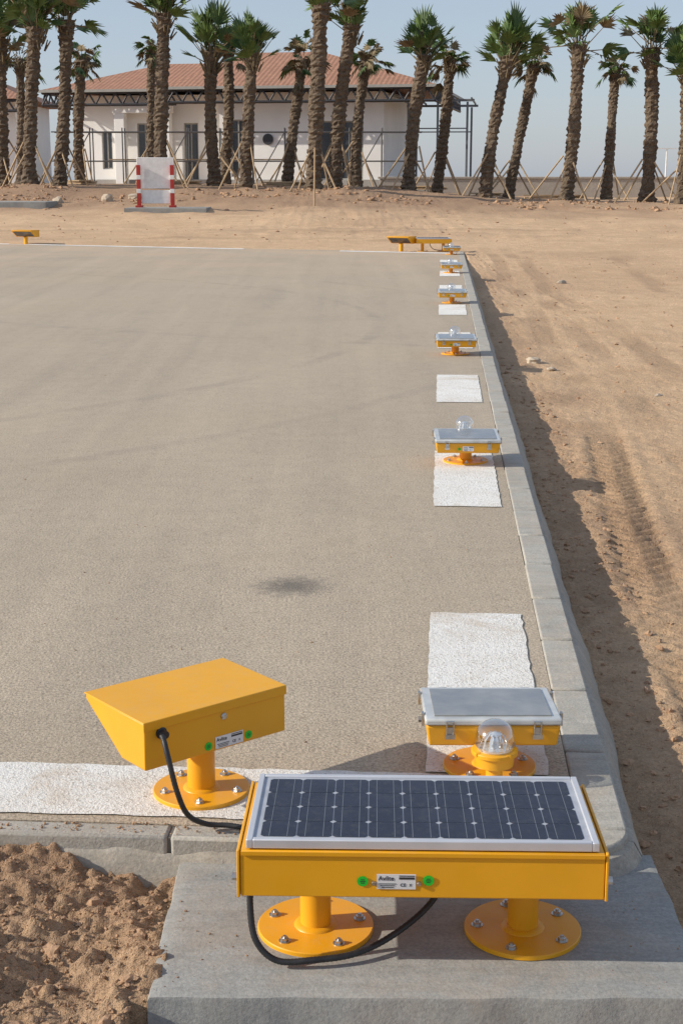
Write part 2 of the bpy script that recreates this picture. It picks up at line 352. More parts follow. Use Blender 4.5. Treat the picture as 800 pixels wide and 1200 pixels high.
b=MB(); b.tube([(-.438,3.312,.242),(-.428,3.285,.238),(-.415,3.262,.20),(-.395,3.25,.12),(-.372,3.262,.055),(-.33,3.285,.020),(-.27,3.29,.013),(-.20,3.262,.012),(-.15,3.205,.02),(-.10,3.11,.08),(-.09,3.06,.13)],.0068,12,20,.05)
tag(b.obj("cable",black),"black corrugated cable linking yellow light to solar unit","cable")
for (x,y,rz,sc) in ((1.29,31.9,math.radians(150),1.25),(-7.55,35.3,math.radians(160),1.30)):
    o=copy_thing(W0,(x,y,-.02),rz,sc); o["label"]="yellow wedge shaped approach light on the pavement edge"
# ------------------------------------------------------------------ solar power unit
def solar_unit(loc,rotz,label):
    R=empty("solar_power_unit",loc,rotz,label,"solar panel","solar power units")
    for x in (-.227,.229):
        baseplate(R,(x,-.005,0),.128,5,.25 if x<0 else .6)
        b=MB(); b.lathe([(.034,.011),(.034,.172)],(x,-.005,0),32); b.obj("stem",yellow,R)
    W,D=.756,.372
    b=MB(); prof=[(-D/2-.004,.172),(-D/2,.272),(D/2,.262),(D/2,.172)]
    T=Matrix(((0,0,1,0),(1,0,0,0),(0,1,0,0),(0,0,0,1)))
    b.prism(prof,-W/2+.004,W/2-.004,T); h=b.obj("housing",yellow,R,bevel=.003)
    b=MB(); b.box((0,-D/2-.0035,.268),(W-.012,.003,.008)); b.obj("top_lip",yellow,h)
    for sx in (-1,1):
        b=MB(); b.prism([(-D/2-.006,.170),(-D/2-.002,.274),(D/2+.002,.264),(D/2+.002,.170)],sx*W/2-.003,sx*W/2+.003,T); b.obj("end_plate",yellow,h,bevel=.0015)
        for yy,zz in ((-D/2+.02,.205),(D/2-.03,.22)):
            b=MB(); b.rod((sx*(W/2+.002),yy,zz),(sx*(W/2+.015),yy,zz),.0085,8); b.obj("end_bolt",steel,h)
    tl=math.radians(-1.5)
    b=MB(); w,d=.724,.362; fw=.014
    for sx in (-1,1): b.box((sx*(w/2-fw/2),0,0),(fw,d,.020))
    for sy in (-1,1): b.box((0,sy*(d/2-fw/2),0),(w-2*fw,fw,.020))
    p=b.obj("panel_frame",alu,R,(0,0,.280),(tl,0,0),bevel=.002)
    b=MB(); b.box((0,0,.003),(w-2*fw,d-2*fw,.006)); b.cur=1
    cw,chh=(w-2*fw-.026)/9,(d-2*fw-.020)/4
    for i in range(9):
        for j in range(4):
            cx=(i-4)*cw; cy=(j-1.5)*chh; a=cw/2-.0010; e=chh/2-.0008; k=.0062
            b.cur=1; b.add([(cx-a+k,cy-e,.0068),(cx+a-k,cy-e,.0068),(cx+a,cy-e+k,.0068),(cx+a,cy+e-k,.0068),(cx+a-k,cy+e,.0068),(cx-a+k,cy+e,.0068),(cx-a,cy+e-k,.0068),(cx-a,cy-e+k,.0068)],[tuple(range(8))])
            b.cur=2
            for q in (-.25,.25): b.box((cx+q*cw,cy,.0072),(.0014,chh-.002,.0004))
    b.obj("solar_cells",[backm,cellm,busm],p)
    y=-D/2-.0045
    sticker(h,(-.053,y,.209),0,.080,.033); dot(h,(-.122,y,.209),0,.0115); dot(h,(.013,y,.212),0,.0115)
    for x in (-.099,-.006):
        b=MB(); b.lathe([(.005,-.003),(.005,.001),(.004,.003)],(x,y-.001,.205),12,Matrix.Rotation(H90,4,'X')); b.obj("screw",steel,h)
    return R
S0=solar_unit((.170,2.925,-.060),math.radians(-1.4),"yellow twin-legged solar panel unit bolted to concrete plinth")
b=MB(); b.tube([(-.355,-.135,.20),(-.358,-.150,.13),(-.345,-.170,.06),(-.30,-.178,.019),(-.225,-.172,.018),(-.14,-.145,.018),(-.06,-.09,.03),(.02,-.03,.07),(.06,0,.13),(.07,.01,.18)],.0070,12,20,.05)
b.obj("cable",black,S0)
S1=copy_thing(S0,(1.98,31.95,.0),math.radians(184)); S1["label"]="yellow twin-legged solar panel unit at far pavement edge"
# ------------------------------------------------------------------ terrain
def hsh(ix,iy,sd): 
    v=np.sin(ix*127.1+iy*311.7+sd*74.7)*43758.5453; return v-np.floor(v)
def vn(x,y,sd=0):
    ix=np.floor(x);iy=np.floor(y);fx=x-ix;fy=y-iy; fx=fx*fx*(3-2*fx);fy=fy*fy*(3-2*fy)
    return (hsh(ix,iy,sd)*(1-fx)+hsh(ix+1,iy,sd)*fx)*(1-fy)+(hsh(ix,iy+1,sd)*(1-fx)+hsh(ix+1,iy+1,sd)*fx)*fy-.5
def fbm(x,y,f,o=4,sd=0,g=.5):
    t=0;a=1
    for i in range(o): t=t+a*vn(x*f*.97+y*f*.24+i*17.3,y*f*.97-x*f*.24-i*9.1,sd+i); f=f*2.07;a*=g
    return t
def sm(a,b,x): t=np.clip((x-a)/(b-a),0,1); return t*t*(3-2*t)
def send(d): return 31.7-.30*np.clip(d,-40,.5)
TRK=((.98,.012,0),(1.6,.02,.4),(2.35,-.015,.2),(3.1,.01,.7),(4.3,-.03,.5))
def track_at(x,y,s,d,dc,sl,ph):
    c=dc+sl*(s-6)+.05*np.sin(s*.7+ph*9)+.25*np.sin(s*.11+ph*5)-.25*math.sin(.66+ph*5); u=np.abs(d-c); inside=1-sm(.10,.14,u)
    mask=(1-sm(30,36,s))*sm(3.3,4.2,s)*np.clip(.45+1.9*fbm(x,y,.8,2,31+int(ph*10)),0,1)
    return u,inside,mask
def height(x,y):
    x=np.asarray(x,float);y=np.asarray(y,float)
    s=x*SY+y*CY; d=x*CY-y*SY
    near=1-sm(30,36,s)
    z=-.150*(1-sm(22,31.5,s))-.012*sm(22,31.5,s)
    lf=sm(9,-2,x)
    far=np.interp(y,[34,44,52,62,70,110,140,220],[0,.14,.5,1.0,1.0,1.0,.6,0])
    z=z+far*(.62+.62*lf)-3.5*sm(110,260,y)
    dl=(s<3.25)&(d<0.1)
    edge=(1-sm(.75,1.15,d))*(d>.4)
    z=z+near*(fbm(x,y,1.3,3,1)*.016+fbm(x,y,7,4,5)*.011+fbm(x,y,28,2,9)*.007)
    z=z+near*edge*(.020*fbm(x,y,2.6,5,71,.6)+.026*np.abs(fbm(x,y,11,3,74,.6)))
    z=z+np.where(dl,.055*sm(-.40,-.85,x)+.028+.055*fbm(x,y,4.0,6,61,.62)+.030*np.abs(fbm(x,y,20,4,66,.7))+.035*sm(3.0,3.2,s)*np.clip(.3+2*fbm(x,y,3,3,92),0,1)+.04*sm(-.55,-.42,x)*sm(3.15,2.75,y),0)
    z=z+sm(34,40,s)*(1-sm(100,130,y))*(fbm(x,y,.16,4,3)*.08+fbm(x,y,.8,4,13,.65)*.08)
    # low earth ridges thrown up along the tree line
    ridge=np.exp(-((y-57.5-1.2*np.sin(x*.33))/2.2)**2)*np.clip(.35+1.5*fbm(x,y,.35,3,88),0,1)
    z=z+ridge*(.30+.10*fbm(x,y,1.8,4,21,.6))*(.55+.45*lf)
    for dc,sl,ph in TRK:
        u,inside,mask=track_at(x,y,s,d,dc,sl,ph); mask=mask*(1-.75*sm(8,12,s))
        z=z+mask*(-.012*inside+.007*np.exp(-((u-.17)/.035)**2)+inside*.014*np.sin(2*math.pi*(s-u*.9)/.115)*(1-sm(8,12,s)))
    inp=(d<.46)&(s>3.24)&(s<send(d)-.05)
    z=np.where(inp,-.24,z)
    z=np.where((x>-.37)&(x<.72)&(y>2.5)&(y<3.24),-.24,z)
    z=np.where((x>-.37)&(x<.40)&(y>2.5)&(s<3.34),-.24,z)
    z=np.where((y<2.70)&(x>-.37)&(x<.80),np.minimum(z,-.24),z)
    z=np.where((y<2.66)&(x>-.43)&(x<=-.37),np.minimum(z,-.16),z)
    z=np.where((d>.3)&(d<.51)&(s>3.2)&(s<31),np.minimum(z,-.10),z)
    return z
def grow(start,step,fac,lim):
    out=[];p=start;st=step
    while abs(p)<lim: st*=fac; p+=st; out.append(p)
    return out
xs=np.array(sorted(grow(-1.3,-.018,1.06,5000))+list(np.arange(-1.3,-.35,.009))+list(np.arange(-.35,.5,.04))+list(np.arange(.5,3.2,.020))+grow(3.2,.022,1.055,5000))
ys=np.array(sorted(grow(1.9,-.03,1.2,300))+list(np.arange(1.9,2.4,.03))+list(np.arange(2.4,3.3,.009))+list(np.arange(3.3,9.2,.022))+grow(9.2,.025,1.02,9000))
X,Y=np.meshgrid(xs,ys); Z=height(X,Y)
nx,ny=len(xs),len(ys)
me=bpy.data.meshes.new("ground"); me.vertices.add(nx*ny); me.vertices.foreach_set('co',np.stack([X,Y,Z],-1).astype(np.float32).ravel())
I=np.arange(nx*ny).reshape(ny,nx); q=np.stack([I[:-1,:-1],I[:-1,1:],I[1:,1:],I[1:,:-1]],-1).reshape(-1,4)
me.loops.add(q.size); me.loops.foreach_set('vertex_index',q.ravel().astype(np.int32))
me.polygons.add(len(q)); me.polygons.foreach_set('loop_start',np.arange(0,q.size,4,dtype=np.int32)); me.polygons.foreach_set('loop_total',np.full(len(q),4,np.int32))
me.polygons.foreach_set('use_smooth',np.ones(len(q),bool)); me.update(calc_edges=True)
Sg=X*SY+Y*CY; Dg=X*CY-Y*SY
soil=np.where((Sg<3.3)&(Dg<.1),.85,0)+ .5*(1-sm(.6,1.2,Dg+.5*fbm(X,Y,1.5,4,77)))*(1-sm(14,30,Sg))*(Dg>.1)
soil=soil+.75*sm(46,55,Y)*(1-sm(90,120,Y))*sm(16,2,X)+.2*sm(44,54,Y)
soil=np.clip(soil+fbm(X,Y,1.1,4,41)*.45*(soil>.05)+np.clip(fbm(X,Y,.25,4,43)-.06,0,1)*.7,0,1)
at=me.attributes.new('soil','FLOAT','POINT'); at.data.foreach_set('value',soil.ravel().astype(np.float32))
trk=np.zeros_like(X)
for dc,sl,ph in TRK:
    u,ins_,mk_=track_at(X,Y,Sg,Dg,dc,sl,ph); trk=np.maximum(trk,(1-sm(.09,.16,u))*mk_)
for (a0,b0,c0) in ((36.2,.03,.0),(37.6,.03,.1),(40.5,-.02,.3),(42.2,-.02,.5)):
    u=np.abs(Y-(a0+b0*X+.3*np.sin(X*.2+c0*9))); trk=np.maximum(trk,(1-sm(.15,.4,u))*np.clip(.5+1.5*fbm(X,Y,.4,3,51),0,1))
at=me.attributes.new('track','FLOAT','POINT'); at.data.foreach_set('value',trk.ravel().astype(np.float32))
me.materials.append(groundm); go=bpy.data.objects.new("ground",me); col.objects.link(go); tag(go,kind="structure")
m,nt,bs=node_mat("hazy_sea"); bs.inputs['Base Color'].default_value=(.34,.40,.45,1); bs.inputs['Roughness'].default_value=.45
tc=N(nt,'ShaderNodeTexCoord').outputs['Object']; bump(nt,bs,noise(nt,tc,.5,4),.3,.3)
b=MB(); b.add([(-9000,150,-1.6),(9000,150,-1.6),(9000,14000,-1.6),(-9000,14000,-1.6)],[(0,1,2,3)]); tag(b.obj("sea",m),kind="structure")
# clods
def icos():
    t=(1+5**.5)/2; v=np.array([(-1,t,0),(1,t,0),(-1,-t,0),(1,-t,0),(0,-1,t),(0,1,t),(0,-1,-t),(0,1,-t),(t,0,-1),(t,0,1),(-t,0,-1),(-t,0,1)],float); v/=np.linalg.norm(v[0])
    f=[(0,11,5),(0,5,1),(0,1,7),(0,7,10),(0,10,11),(1,5,9),(5,11,4),(11,10,2),(10,7,6),(7,1,8),(3,9,4),(3,4,2),(3,2,6),(3,6,8),(3,8,9),(4,9,5),(2,4,11),(6,2,10),(8,6,7),(9,8,1)]
    vs=[tuple(p) for p in v]; out=[]; cache={}
    def mid(a,b_):
        k=(min(a,b_),max(a,b_))
        if k not in cache:
            p=(np.array(vs[a])+np.array(vs[b_]))/2; p/=np.linalg.norm(p); vs.append(tuple(p)); cache[k]=len(vs)-1
        return cache[k]
    for a,b_,c in f:
        x,y,z=mid(a,b_),mid(b_,c),mid(c,a); out+=[(a,x,z),(b_,y,x),(c,z,y),(x,y,z)]
    return np.array(vs),np.array(out)
IV,IF=icos()
def scatter(name,pts,mat,seed=1,sink=.0,jit=.20,smooth=False):
    r=np.random.default_rng(seed); V=[];F=[];o=0
    for (x,y,z,s) in pts:
        j=IV*(1+r.normal(0,jit,(len(IV),1)))*np.array([r.uniform(.6,1.4),r.uniform(.6,1.4),r.uniform(.4,.9)])*s
        a=r.uniform(0,6.28); ca,sa=math.cos(a),math.sin(a); R=np.array([[ca,-sa,0],[sa,ca,0],[0,0,1]])
        V.append(j@R.T+np.array([x,y,z+s*sink])); F.append(IF+o); o+=len(IV)
    V=np.concatenate(V);F=np.concatenate(F)
    me=bpy.data.meshes.new(name); me.from_pydata(V.tolist(),[],F.tolist()); me.materials.append(mat)
    if smooth: me.polygons.foreach_set('use_smooth',np.ones(len(F),bool))
    ob=bpy.data.objects.new(name,me); col.objects.link(ob); return ob
def pts_in(n,fx,fy,smin,smax,ok=lambda s,d,x,y:True,pw=3,z=None):
    out=[]
    while len(out)<n:
        x=fx();y=fy();s=x*SY+y*CY;d=x*CY-y*SY
        if ok(s,d,x,y): out.append((x,y,smin+(smax-smin)*random.random()**pw))
    h=height(np.array([p[0] for p in out]),np.array([p[1] for p in out])) if z is None else [z]*len(out)
    return [(p[0],p[1],float(hh),p[2]) for p,hh in zip(out,h)]
U=random.uniform
pp=pts_in(5600,lambda:U(-1.2,-.40),lambda:U(2.3,3.25),.0008,.0060,lambda s,d,x,y:s<3.2,4)
pp+=pts_in(170,lambda:U(-1.2,-.42),lambda:U(2.3,3.15),.005,.024,lambda s,d,x,y:s<3.15,5)
pp+=pts_in(2600,lambda:U(.55,2.6),lambda:U(2.7,9),.0015,.010,lambda s,d,x,y:d>.54 and x>.80,5)
pp+=pts_in(1200,lambda:U(.55,1.6),lambda:U(3.3,14),.002,.018,lambda s,d,x,y:.54<d<.85,5)
pp+=pts_in(1300,lambda:U(1,6),lambda:U(9,30),.004,.024,lambda s,d,x,y:d>.58,5)
pp+=pts_in(350,lambda:U(-14,15),lambda:U(36,50),.015,.05,lambda s,d,x,y:s>send(d)+1,4)
pp+=pts_in(1500,lambda:U(-15,15),lambda:random.gauss(57,2.6),.02,.13,lambda s,d,x,y:fbm(np.array(x),np.array(y),.4,2,7)>-.05 and s>40,5)
pp+=pts_in(260,lambda:U(-2,1.0),lambda:U(3.4,9),.0012,.004,lambda s,d,x,y:d<.34 and s>3.35,3,.001)
pp+=pts_in(160,lambda:U(-8,2.0),lambda:U(9,30),.002,.006,lambda s,d,x,y:d<.34,3,.001)
pp+=pts_in(220,lambda:U(-1.2,-.2),lambda:U(3.2,3.33),.001,.004,lambda s,d,x,y:3.225<s<3.29,3,.003)
pp+=pts_in(70,lambda:U(-.385,.74),lambda:U(2.67,3.2),.001,.003,lambda s,d,x,y:x<-.2 or x>.55,3,-.059)
tag(scatter("soil_clods",pp,clodm),kind="stuff")
rockm=simple("pale_rock",(.50,.42,.32),.9,0,(.40,.32,.24),12,60,.5,.01)
for (x,y,s) in ((1.80,13.6,.075),(1.9,13.1,.04),(3.6,24,.07),(2.55,11.6,.035),(-8.5,54,.3),(-7.6,55,.22),(-10.2,53.5,.25),(1.4,4.9,.035)):
    o=scatter("rock",[(0,0,0,s)],rockm,int(x*100)&255,.2,.12); o.location=(x,y,float(height([x],[y])[0])); tag(o,"pale rough rock lying on the sandy ground","rock","rocks on the sand")
# ------------------------------------------------------------------ pavement, kerb, plinth
def poly(pts): return [P(s,d) for s,d in pts]
b=MB(); b.prism(poly([(3.29,-40),(3.29,.362),(31.6,.362),(31.7,0),(43.7,-40)]),-.20,0); tag(b.obj("pavement",pavem,smooth=False),kind="structure")
mk=MB()
def addsheet(s0,s1,d0,d1):
    n=max(2,int((s1-s0)/.05)); m_=max(1,int((d1-d0)/.05)); 
    L_=[(s0+(s1-s0)*i/n,d0+U(-.004,.004)) for i in range(n+1)]; R_=[(s0+(s1-s0)*i/n,d1+U(-.004,.004)) for i in range(n,-1,-1)]
    T_=[(s1+U(-.005,.005),d0+(d1-d0)*i/m_) for i in range(1,m_)]; B_=[(s0+U(-.005,.005),d1-(d1-d0)*i/m_) for i in range(1,m_)]
    q=poly(L_+T_+R_+B_); mk.add([(x,y,.004) for x,y in q],[tuple(range(len(q)))[::-1]])
mk.add([(x,y,.004) for x,y in poly([(3.325,-40),(3.325,-2.5),(3.645,-2.5),(3.645,-40)])],[(0,1,2,3)])
addsheet(3.325,3.638,-2.494,.31)
addsheet(3.650,5.12,-.02,.31)
for s0,s1 in ((6.9,8.36),(10.26,11.73),(13.6,15.05),(17.0,18.4),(20.4,21.8),(23.8,25.2),(27.2,28.6)): addsheet(s0,s1,-.02,.31)
for d0,d1 in ((.3,-2.2),(-4.4,-11)):
    mk.add([(x,y,.004) for x,y in (P(31.0-.35*d0,d0),P(31.35-.35*d0,d0),P(31.35-.35*d1,d1),P(31.0-.35*d1,d1))],[(0,1,2,3)])
tag(mk.obj("road_marking",paintm,smooth=False),kind="structure")
kb=MB(); s=3.335
M0=Matrix.Rotation(-YAW,4,'Z')
def sbox(b,s0,s1,d0,d1,z0,z1,jit=0): 
    c=((d0+d1)/2+U(-jit,jit)*.8,(s0+s1)/2,(z0+z1)/2+U(-jit,jit)); b.box(c,(d1-d0,s1-s0,z1-z0),M0)
while s<31.4: sbox(kb,s,s+.489,.364,.478,-.22,.004,.003); s+=.5
arc=[(3.331,.366)]+[(3.331-.114*math.sin(t),.364+.114*math.cos(t)) for t in [i*H90/10 for i in range(11)]]
kb.prism(poly(arc)[::-1],-.22,.003)
d=.358
while d>-14: sbox(kb,3.217,3.288,d-.990,d,-.22,.002,.0025); d-=1.0
tag(kb.obj("kerb",kerbm,bevel=.008),kind="structure")
mb=MB(); sbox(mb,3.3,31.4,.370,.468,-.22,-.005); sbox(mb,3.224,3.285,-14,.37,-.22,-.005); tag(mb.obj("kerb_mortar",jointm,smooth=False),kind="structure")
hb=MB(); ns=500; vs=[];fs=[]
for i in range(ns+1):
    s=3.31+(31.3-3.31)*(i/ns)**1.8; e=.022*float(fbm(np.array(s),np.array(3.),1.6,5,50,.6)); e2=.012*float(fbm(np.array(s),np.array(8.),6,4,51,.6))
    for dd,zz in ((.47,-.014),(.492+e2,-.022),(.515+e*.5,-.062+e2),(.54+e,-.12),(.56+e,-.26)):
        x,y=P(s,dd); vs.append((x,y,zz))
for i in range(ns):
    for k in range(4): a=i*5+k; fs.append((a,a+1,a+6,a+5))
# rounded end of the haunch following the corner block
o0=len(vs)
for i in range(9):
    t=i*H90/8
    for rr,zz in ((.106,-.014),(.128,-.022),(.151,-.062),(.176,-.12),(.196,-.26)):
        x,y=P(3.331-rr*math.sin(t),.364+rr*math.cos(t)); vs.append((x,y,zz))
for i in range(8):
    for k in range(4): a=o0+i*5+k; fs.append((a+1,a,a+5,a+6))
hb.add(vs,fs); 
n1=220; vs=[];fs=[]
for i in range(n1+1):
    dd=-4+(3.6)*i/n1; e=float(fbm(np.array(dd),np.array(2.),5,5,55,.6)); e2=float(fbm(np.array(dd),np.array(9.),9,4,57,.6))
    for ss,zz in ((3.219,-.035+.03*e),(3.205+.006*e2,-.055+.03*e),(3.196+.012*e,-.11),(3.175+.02*e2,-.19)):
        x,y=P(ss,dd); vs.append((x,y,zz))
for i in range(n1):
    for k in range(3): a=i*4+k; fs.append((a,a+1,a+5,a+4))
hb.add(vs,fs)
tag(hb.obj("kerb_haunch",haunchm),kind="structure")
def rough_block(name,x0,x1,y0,y1,z0,z1,mat,st=.03,amp=.006,seed=60):
    nx_=int((x1-x0)/st);ny_=int((y1-y0)/st);vs=[];fs=[];b=MB()
    xx=np.linspace(x0,x1,nx_+1);yy=np.linspace(y0,y1,ny_+1)
    for j,yv in enumerate(yy):
        for i,xv in enumerate(xx):
            edge=min(i,j,nx_-i,ny_-j); zz=z1+.004*float(fbm(np.array(xv),np.array(yv),4,3,seed))-(.004 if edge==0 else 0)
            px=xv+(amp*float(fbm(np.array(yv),np.array(1.),9,3,seed+1))*2 if i in(0,nx_) else 0); py=yv+(amp*float(fbm(np.array(xv),np.array(5.),9,3,seed+2))*2 if j in(0,ny_) else 0)
            vs.append((px,py,zz))
    for j in range(ny_):
        for i in range(nx_): a=j*(nx_+1)+i; fs.append((a,a+1,a+nx_+2,a+nx_+1))
    ring=[i for i in range(nx_+1)]+[j*(nx_+1)+nx_ for j in range(1,ny_+1)]+[ny_*(nx_+1)+i for i in range(nx_-1,-1,-1)]+[j*(nx_+1) for j in range(ny_-1,0,-1)]
    o=len(vs); cx,cy=(x0+x1)/2,(y0+y1)/2
    for r in ring: v=vs[r]; vs.append((cx+(v[0]-cx)*1.006,cy+(v[1]-cy)*1.008,z1-.012))
    for r in ring: v=vs[r]; vs.append((cx+(v[0]-cx)*1.012,cy+(v[1]-cy)*1.02,z0))
    n=len(ring)
    for k in range(n):
        k2=(k+1)%n; fs.append((ring[k],o+k,o+k2,ring[k2])); fs.append((o+k,o+n+k,o+n+k2,o+k2))
    b.add(vs,[tuple(f) for f in fs]); ob=b.obj(name,mat); return ob
tag(rough_block("concrete_plinth",-.392,.757,2.650,3.285,-.40,-.060,slabm,.02,.0035),"rough grey concrete plinth carrying the yellow solar unit","plinth")
# ------------------------------------------------------------------ palms
def crown_mesh(kind,seed):
    r=random.Random(seed); b=MB()
    n={'brush':34,'spread':30,'dry':28}[kind]
    def leaf(base,dirv,plen,fan,ll,nl,droop,w,dead=False):
        d=dirv.normalized(); side=d.cross(Vector((0,0,1)))
        if side.length<.05: side=Vector((1,0,0))
        side.normalize(); nrm=side.cross(d).normalized()
        roll=r.uniform(-.7,.7); side,nrm=(side*math.cos(roll)+nrm*math.sin(roll)),(nrm*math.cos(roll)-side*math.sin(roll))
        tip=base+d*plen+Vector((0,0,-droop*plen*.25))
        b.cur=1; b.rod(base,tip,.024,4,.013); b.cur=1 if dead else 0
        for i in range(nl):
            a=(i/(nl-1)-.5)*2*fan; l=ll*(1-.35*abs(a/fan)**2)*r.uniform(.8,1.15)
            dd=(d*math.cos(a)+side*math.sin(a)).normalized(); pw=dd.cross(nrm).normalized()*w
            m=tip+dd*l*.55+Vector((0,0,-droop*.10*l)); e=tip+dd*l+Vector((0,0,-droop*.45*l))+nrm*r.uniform(-.08,.08)
            b.add([tip-pw*.5,tip+pw*.5,m+pw,e,m-pw],[(0,1,2,3,4)])
    for i in range(n):
        az=i*2.399+r.uniform(-.4,.4); k=(i+.5)/n
        if kind=='brush': el=math.radians(88-62*k**1.5+r.uniform(-11,11)); pl=r.uniform(.3,1.05); ll=r.uniform(.55,.95); dr=.3
        elif kind=='spread': el=math.radians(88-84*k**1.5+r.uniform(-11,11)); pl=r.uniform(.45,1.4); ll=r.uniform(.55,.9); dr=.5
        else: el=math.radians(84-115*k+r.uniform(-16,16)); pl=r.uniform(.3,.8); ll=r.uniform(.5,.75); dr=1.0
        d=Vector((math.cos(az)*math.cos(el),math.sin(az)*math.cos(el),math.sin(el)))
        leaf(Vector((math.cos(az)*.14,math.sin(az)*.14,r.uniform(-.45,.25))),d,pl,math.radians(66 if kind!='brush' else 56),ll,14,dr,.042,r.random()<(.12 if kind!='dry' else .6))
    b.cur=1
    for i in range(26):
        az=r.uniform(0,6.28); z=r.uniform(-.8,-.1); b.rod((math.cos(az)*.2,math.sin(az)*.2,z),(math.cos(az)*r.uniform(.34,.5),math.sin(az)*r.uniform(.34,.5),z+r.uniform(.2,.4)),.035,4,.02)
    return b
variants={}
for kd,sd in (('brush',1),('brush',2),('brush',8),('brush',9),('spread',3),('spread',4),('dry',5),('dry',6),('dry',10)):
    o=crown_mesh(kd,sd).obj("crown",[leafg,leafd],smooth=False); variants.setdefault(kd,[]).append(o.data); bpy.data.objects.remove(o)
TP=.2247; TC=.9744
def col_x(u,Yd,v=150):   # metres across at distance Yd for a surveyed bearing
    b_=(600-v)/1700; return (u-400)/1700*Yd/(TC+TP*b_)
def elev(v,Yd): b_=(600-v)/1700; return 1.56-Yd/(TC+TP*b_)*(TP-TC*b_)
palms=[(4,0,62,22,'brush',21),(35,40,60,8,'brush',22),(24,22,70,45,'dry',14),(70,76,61,0,'spread',21),(95,97,68,45,'dry',18),
(188,192,60,-8,'brush',22),(178,177,70,35,'dry',14),(253,247,62,35,'brush',20),(263,267,66,28,'dry',17),(288,296,60,38,'brush',20),
(336,355,64,45,'dry',18),(367,376,58,-20,'brush',25),(392,412,61,5,'brush',22),(416,430,66,42,'dry',18),(478,498,62,40,'brush',21),
(511,527,65,45,'dry',18),(568,598,61,40,'brush',20),(595,627,64,48,'dry',17),(663,679,60,28,'spread',21),(710,722,66,55,'dry',16),(757,765,60,32,'spread',22),(797,806,59,55,'brush',20)]
for i,(ub,ut,Yd,vt,kd,tw) in enumerate(palms):
    r=random.Random(i*7+3)
    x0=col_x(ub,Yd,225); z0=float(height([x0],[Yd])[0])-.08; x1=col_x(ut,Yd,max(vt,0)); zt=elev(vt+24,Yd); h=zt-z0; rad=tw/1700*Yd*.5*.72
    dr=kd=='dry'
    R=empty("palm_tree",(x0,Yd,z0),0,("shorter palm with dry brownish crown and rough trunk" if dr else "tall palm with green fan leaves and rough brown trunk"),"palm tree","transplanted palm trees")
    n=16; nr=int(h/.075); vs=[];fs=[]; lx_=x1-x0; ly=r.uniform(-.3,.3); bow=r.uniform(-.25,.25)
    for k in range(nr+1):
        t=k/nr; cx=lx_*(t**1.15)+bow*math.sin(math.pi*t)*.6; cy=ly*t
        rr=rad*(1.22-.28*sm(0,.12,t)-.08*t+.24*sm(.84,.97,t))*(1+.06*math.sin(k*.23+i)+.05*math.sin(k*.09+i*2)+r.uniform(-.04,.04)); ph=r.uniform(0,.4)
        for j in range(n):
            a=2*math.pi*(j+ph)/n; q=rr*(1+(.10 if k%3==0 else -.04)+r.uniform(-.15,.18)); vs.append((cx+q*math.cos(a),cy+q*math.sin(a),t*h+r.uniform(-.03,.03)))
    for k in range(nr):
        for j in range(n): j2=(j+1)%n; fs.append((k*n+j,k*n+j2,(k+1)*n+j2,(k+1)*n+j))
    fs.append(tuple(range(nr*n,nr*n+n)))
    b=MB(); b.add(vs,fs); b.obj("trunk",trunkm,R,smooth=False)
    cr=bpy.data.objects.new("crown",r.choice(variants[kd])); col.objects.link(cr); cr.parent=R; cr.location=(lx_,ly,h); cr.rotation_euler=(r.uniform(-.12,.12),lx_/h*1.0+r.uniform(-.1,.1),r.uniform(0,6.28)); k=(.86 if dr else 1.05)*r.uniform(.85,1.12); cr.scale=(k,k,k*1.12)
    for j in range(4):
        a=j*1.57+r.uniform(0,.8)+.4; L=r.uniform(.9,1.7); bx,by=x0+math.cos(a)*L,Yd+math.sin(a)*L*.8; bz=float(height([bx],[by])[0])-.05; hz=r.uniform(1.2,2.0); t=hz/h
        b=MB(); tx=x0+lx_*t**1.15+math.cos(a)*rad; b.rod((0,0,0),(tx-bx,Yd+math.sin(a)*rad-by,z0+hz-bz),.035,6); o=b.obj("timber_prop",woodm,None,(bx,by,bz)); tag(o,"raw timber prop leaning against a palm trunk","timber prop","timber props around the palms")
for (x,y,L,rz,rx) in ((-2.2,63,2.4,.3,.05),(3.2,66,3.0,-.2,.03),(6.5,66,2.2,.9,.06),(-6.8,64,2.6,1.1,.04),(9.6,67,2.8,.1,.02),(-11.3,63,2.2,-.5,.03)):
    b=MB()
    b.box((0,0,.03),(L,.22,.05)); b.box((.1,.03,.085),(L*.9,.20,.05),R=(0,0,.06)); b.box((-.1,-.02,.14),(L*.95,.18,.05),R=(0,0,-.09))
    z=float(height([x],[y])[0]); tag(b.obj("timber_pile",woodm,None,(x,y,z+.02),(rx,0,rz)),"small pile of timber planks on the dirt","timber pile","timber piles on the building site")
# ------------------------------------------------------------------ villa
def wall_panel(b,x0,x1,y,z0,z1,th,ops):
    ops=sorted(ops); cur=x0
    for (a,c,zb,zt) in ops:
        if a>cur: b.box(((cur+a)/2,y+th/2,(z0+z1)/2),(a-cur,th,z1-z0))
        if zb>z0: b.box(((a+c)/2,y+th/2,(z0+zb)/2),(c-a,th,zb-z0))
        b.box(((a+c)/2,y+th/2,(zt+z1)/2),(c-a,th,z1-zt)); cur=c
    b.box(((cur+x1)/2,y+th/2,(z0+z1)/2),(x1-cur,th,z1-z0))
def hip(b,x0,x1,y0,y1,z,zr,rx0,rx1):
    ym=(y0+y1)/2; b.add([(x0,y0,z),(x1,y0,z),(x1,y1,z),(x0,y1,z),(rx0,ym,zr),(rx1,ym,zr)],[(0,1,5,4),(1,2,5),(2,3,4,5),(3,0,4),(3,2,1,0)])
